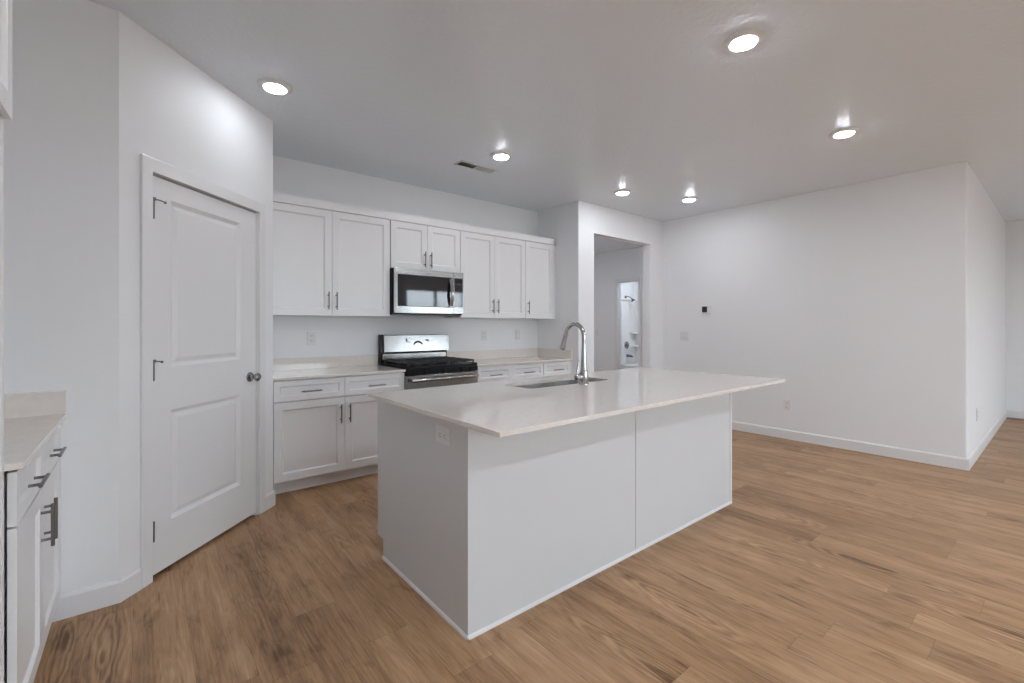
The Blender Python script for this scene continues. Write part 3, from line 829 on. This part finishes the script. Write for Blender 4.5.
outlet('white outlet above the counter just right of the range', (3.095, YB, 1.175), 0, group=G_O)
outlet('white switch plate above the counter near the kitchen end corner', (3.60, YB, 1.175), 0, name='light_switch', kind='rocker')
outlet('white outlet low on the thermostat wall above the baseboard', (XR, 2.038, 0.385), -PI / 2, group=G_O)
outlet('white outlet low on the side wall past the outside corner', (6.32, 0.585, 0.42), 0, group=G_O)
outlet('white double switch plate below and left of the thermostat', (XR, 3.290, 1.145), -PI / 2, name='light_switch', kind='double_rocker')
outlet('white switch plate seen on the hall wall through the opening', (HX, 6.08, 1.15), -PI / 2, name='light_switch', kind='rocker')
th = thing('thermostat', 'square white thermostat with dark screen on the right-hand wall', 'thermostat', (XR, 2.985, 1.492), -PI / 2)
MB().box(-0.056, 0.056, -0.024, 0, -0.052, 0.052, 0.004).done('housing', 'plate', th)
MB().box(-0.050, 0.018, -0.0255, -0.0235, -0.036, 0.040, 0.0006).done('screen', 'screen', th)
for z in (-0.02, 0.004, 0.028): MB().box(0.030, 0.044, -0.0255, -0.0235, z - 0.006, z + 0.006, 0.0006).done('button', 'plate', th)

# ------------------------------------------------------------------ ceiling lights and vent
PROTO = {}
def ceiling_light(label, x, y, circuit='lens'):
    if circuit not in PROTO:
        r = thing('recessed_light', label, 'ceiling light', (x, y, H), 0, 'round recessed ceiling lights')
        MB().lathe([(0.095, 0.0), (0.0945, -0.006), (0.088, -0.0125), (0.068, -0.0166), (0.0612, -0.0156), (0.0612, 0.0)], (0, 0, 0), 48).done('trim_ring', 'plate', r, smooth=True)
        MB().lathe([(0.0610, -0.002), (0.0610, -0.0168), (0.0592, -0.0200), (0.050, -0.0228), (0.030, -0.0242), (0.0, -0.0248)], (0, 0, 0), 40).done('lens', circuit, r, smooth=True)['label'] = 'glowing white lens'
        PROTO[circuit] = r
    else:
        r = copy_tree(PROTO[circuit]); r.location = (x, y, H); r['label'] = label
    return r
ceiling_light('recessed ceiling light nearest the pantry door', 0.63, 3.065, 'lens_pantry')
for lab, x, y in (('recessed ceiling light beside the ceiling vent', 2.39, 3.085),
                  ('recessed ceiling light in front of the hall opening, left of a similar pair', 4.07, 3.09),
                  ('recessed ceiling light near the thermostat wall, right one of the far pair', 4.89, 2.78),
                  ('largest recessed ceiling light, at the top right of the photo', 2.39, 1.06),
                  ('recessed ceiling light above the far right end of the island', 4.115, 1.085),
                  ('recessed ceiling light overhead near the fridge space, outside the photo', 0.63, 1.06)):
    ceiling_light(lab, x, y)
for lab, x, y in (('recessed ceiling light behind the camera, first of the near row', 0.63, -0.97),
                  ('recessed ceiling light behind the camera, second of the near row', 2.39, -0.97),
                  ('recessed ceiling light behind the camera, third of the near row', 4.115, -0.97),
                  ('unseen ceiling light added to brighten the wall past the outside corner', 7.70, -1.7),  # added lamp, lifts the nook side wall
                  ):
    ceiling_light(lab, x, y, 'lens_living')
for lab, x, y in (('recessed ceiling light in the bathroom, hidden from the photo', 8.0, 5.3),
                  ('unseen ceiling light added to brighten the hall, left of the opening', 5.2, 5.1)):  # hall lamp is added, placed to light the hall wall and jamb
    ceiling_light(lab, x, y, 'lens_hall')

vt = thing('ceiling_vent', 'rectangular white air vent in the ceiling beside a recessed light', 'air vent', (2.388, 3.460, H))
f = MB(); VW, VH = 0.205, 0.060
f.box(-VW, VW, -VH, -VH + 0.014, -0.006, 0, 0.001); f.box(-VW, VW, VH - 0.014, VH, -0.006, 0, 0.001)
f.box(-VW, -VW + 0.016, -VH, VH, -0.0058, 0, 0.001); f.box(VW - 0.016, VW, -VH, VH, -0.0058, 0, 0.001); f.box(-0.006, 0.006, -VH, VH, -0.0056, 0, 0.001)
f.done('frame', 'vent', vt)
MB().box(-VW + 0.01, VW - 0.01, -VH + 0.008, VH - 0.008, -0.0012, -0.0004).done('duct', 'duct', vt)
for s in (-1, 1):
    lv = MB()
    for i in range(14):
        x = s * (0.012 + i * 0.0128)
        tlt = 0.0065 * (-1 if s < 0 else 1)
        P = [(x, -0.0012), (x + 0.0010, -0.0012), (x + tlt + 0.0010, -0.0070), (x + tlt, -0.0070)]
        lv.extrude(P, 'y', -VH + 0.012, VH - 0.012)
    lv.done('louvre', 'vent', vt)

# ------------------------------------------------------------------ bathroom glimpsed through the doorway
TX0, TX1, TY0, TY1 = 7.99, 8.750, 4.80, 6.318
tub = thing('bathtub', 'white bathtub rim seen through the far bathroom doorway', 'bathtub', ((TX0 + TX1) / 2, (TY0 + TY1) / 2, 0))
b = MB(); bm = b.bm; tx, ty = tub.location.x, tub.location.y
o1 = rrect(TX0 - tx, TX1 - tx, TY0 - ty, TY1 - ty, 0.008, 5); i1 = rrect(TX0 + 0.06 - tx, TX1 - 0.05 - tx, TY0 + 0.08 - ty, TY1 - 0.08 - ty, 0.12, 5); i2 = rrect(TX0 + 0.11 - tx, TX1 - 0.10 - tx, TY0 + 0.2 - ty, TY1 - 0.13 - ty, 0.10, 5)
R = [[bm.verts.new((x, y, z)) for x, y in pp] for pp, z in ((o1, 0.0), (o1, 0.44), (i1, 0.445), (i2, 0.12))]
n_ = len(o1)
for A, B in zip(R, R[1:]):
    for k in range(n_): bm.faces.new((A[k], A[(k + 1) % n_], B[(k + 1) % n_], B[k]))
bm.faces.new(R[0]); bm.faces.new(R[-1])
b.done('shell', 'acryl', tub)
su = thing('shower_surround', 'white shower surround panels above the bathtub in the far bathroom', 'shower surround', (8.5, 6.31, 0.45))
MB().box(TX0 - 8.5, TX1 - 8.5, -0.016, 0.009, 0, 1.42, 0.003).done('back_panel', 'acryl', su)
MB().box(TX0 - 8.5, TX1 - 8.5, -0.050, 0.009, 1.405, 1.445, 0.006).done('top_ledge', 'acryl', su)
sp_ = MB().box(-0.006, 0.006, -1.5, -0.0, 0, 1.42, 0.003).done('shower_side_panel', 'acryl'); sp_.location = (TX1 - 0.006, 6.292, 0.45)
tag(sp_, 'white shower wall panel along the tub, right of the corner shelves', 'shower panel')
for z in (0.36, 0.66):
    sh = MB(); P = [(TX1 - 8.5 - 0.012, -0.017)]
    for i in range(9):
        a = math.radians(180 + 90 * i / 8); P.append((TX1 - 8.5 - 0.012 + 0.20 * math.cos(a), -0.017 + 0.12 * math.sin(a)))
    sh.prism(P, z, z + 0.03).done('corner_shelf', 'acryl', su)
yw = 6.294
hd = thing('overhead_shower', 'dark shower head on a bent arm high in the far bathroom', 'shower head', (8.43, 6.32, 1.93))
MB().lathe([(0, 0), (0.035, 0), (0.03, 0.008), (0.012, 0.012), (0, 0.012)], (0, 0, 0), 18, (0, -1, 0)).done('flange', 'bronze', hd, smooth=True)
MB().tube([(0, -0.005, 0), (0.01, -0.06, 0.01), (0.03, -0.11, -0.01), (0.045, -0.14, -0.05)], 0.010, 10).done('arm', 'bronze', hd, smooth=True)
MB().lathe([(0.0, 0), (0.016, 0.002), (0.022, 0.02), (0.048, 0.05), (0.048, 0.06), (0, 0.06)], (0.045, -0.135, -0.045), 20, (0.25, -0.5, -0.8)).done('rose', 'bronze', hd, smooth=True)
vv = thing('shower_valve', 'round dark shower valve on the white bathroom surround', 'shower valve', (8.43, yw, 0.850))
MB().lathe([(0, 0), (0.085, 0), (0.085, 0.004), (0.070, 0.010), (0.03, 0.014), (0.028, 0.05), (0, 0.05)], (0, 0, 0), 28, (0, -1, 0)).done('escutcheon', 'chrome', vv, smooth=True)
MB().tube([(0, -0.045, 0), (-0.03, -0.055, -0.03), (-0.055, -0.055, -0.06)], [0.022, 0.014, 0.010], 12).done('lever', 'bronze', vv, smooth=True)
sp = thing('tub_spout', 'dark tub spout below the shower valve in the far bathroom', 'spout', (8.45, yw, 0.615))
MB().tube([(0, 0.0, 0), (0, -0.05, 0), (0, -0.11, -0.006), (0, -0.14, -0.018)], [0.034, 0.030, 0.027, 0.022], 14).done('body', 'bronze', sp, smooth=True)
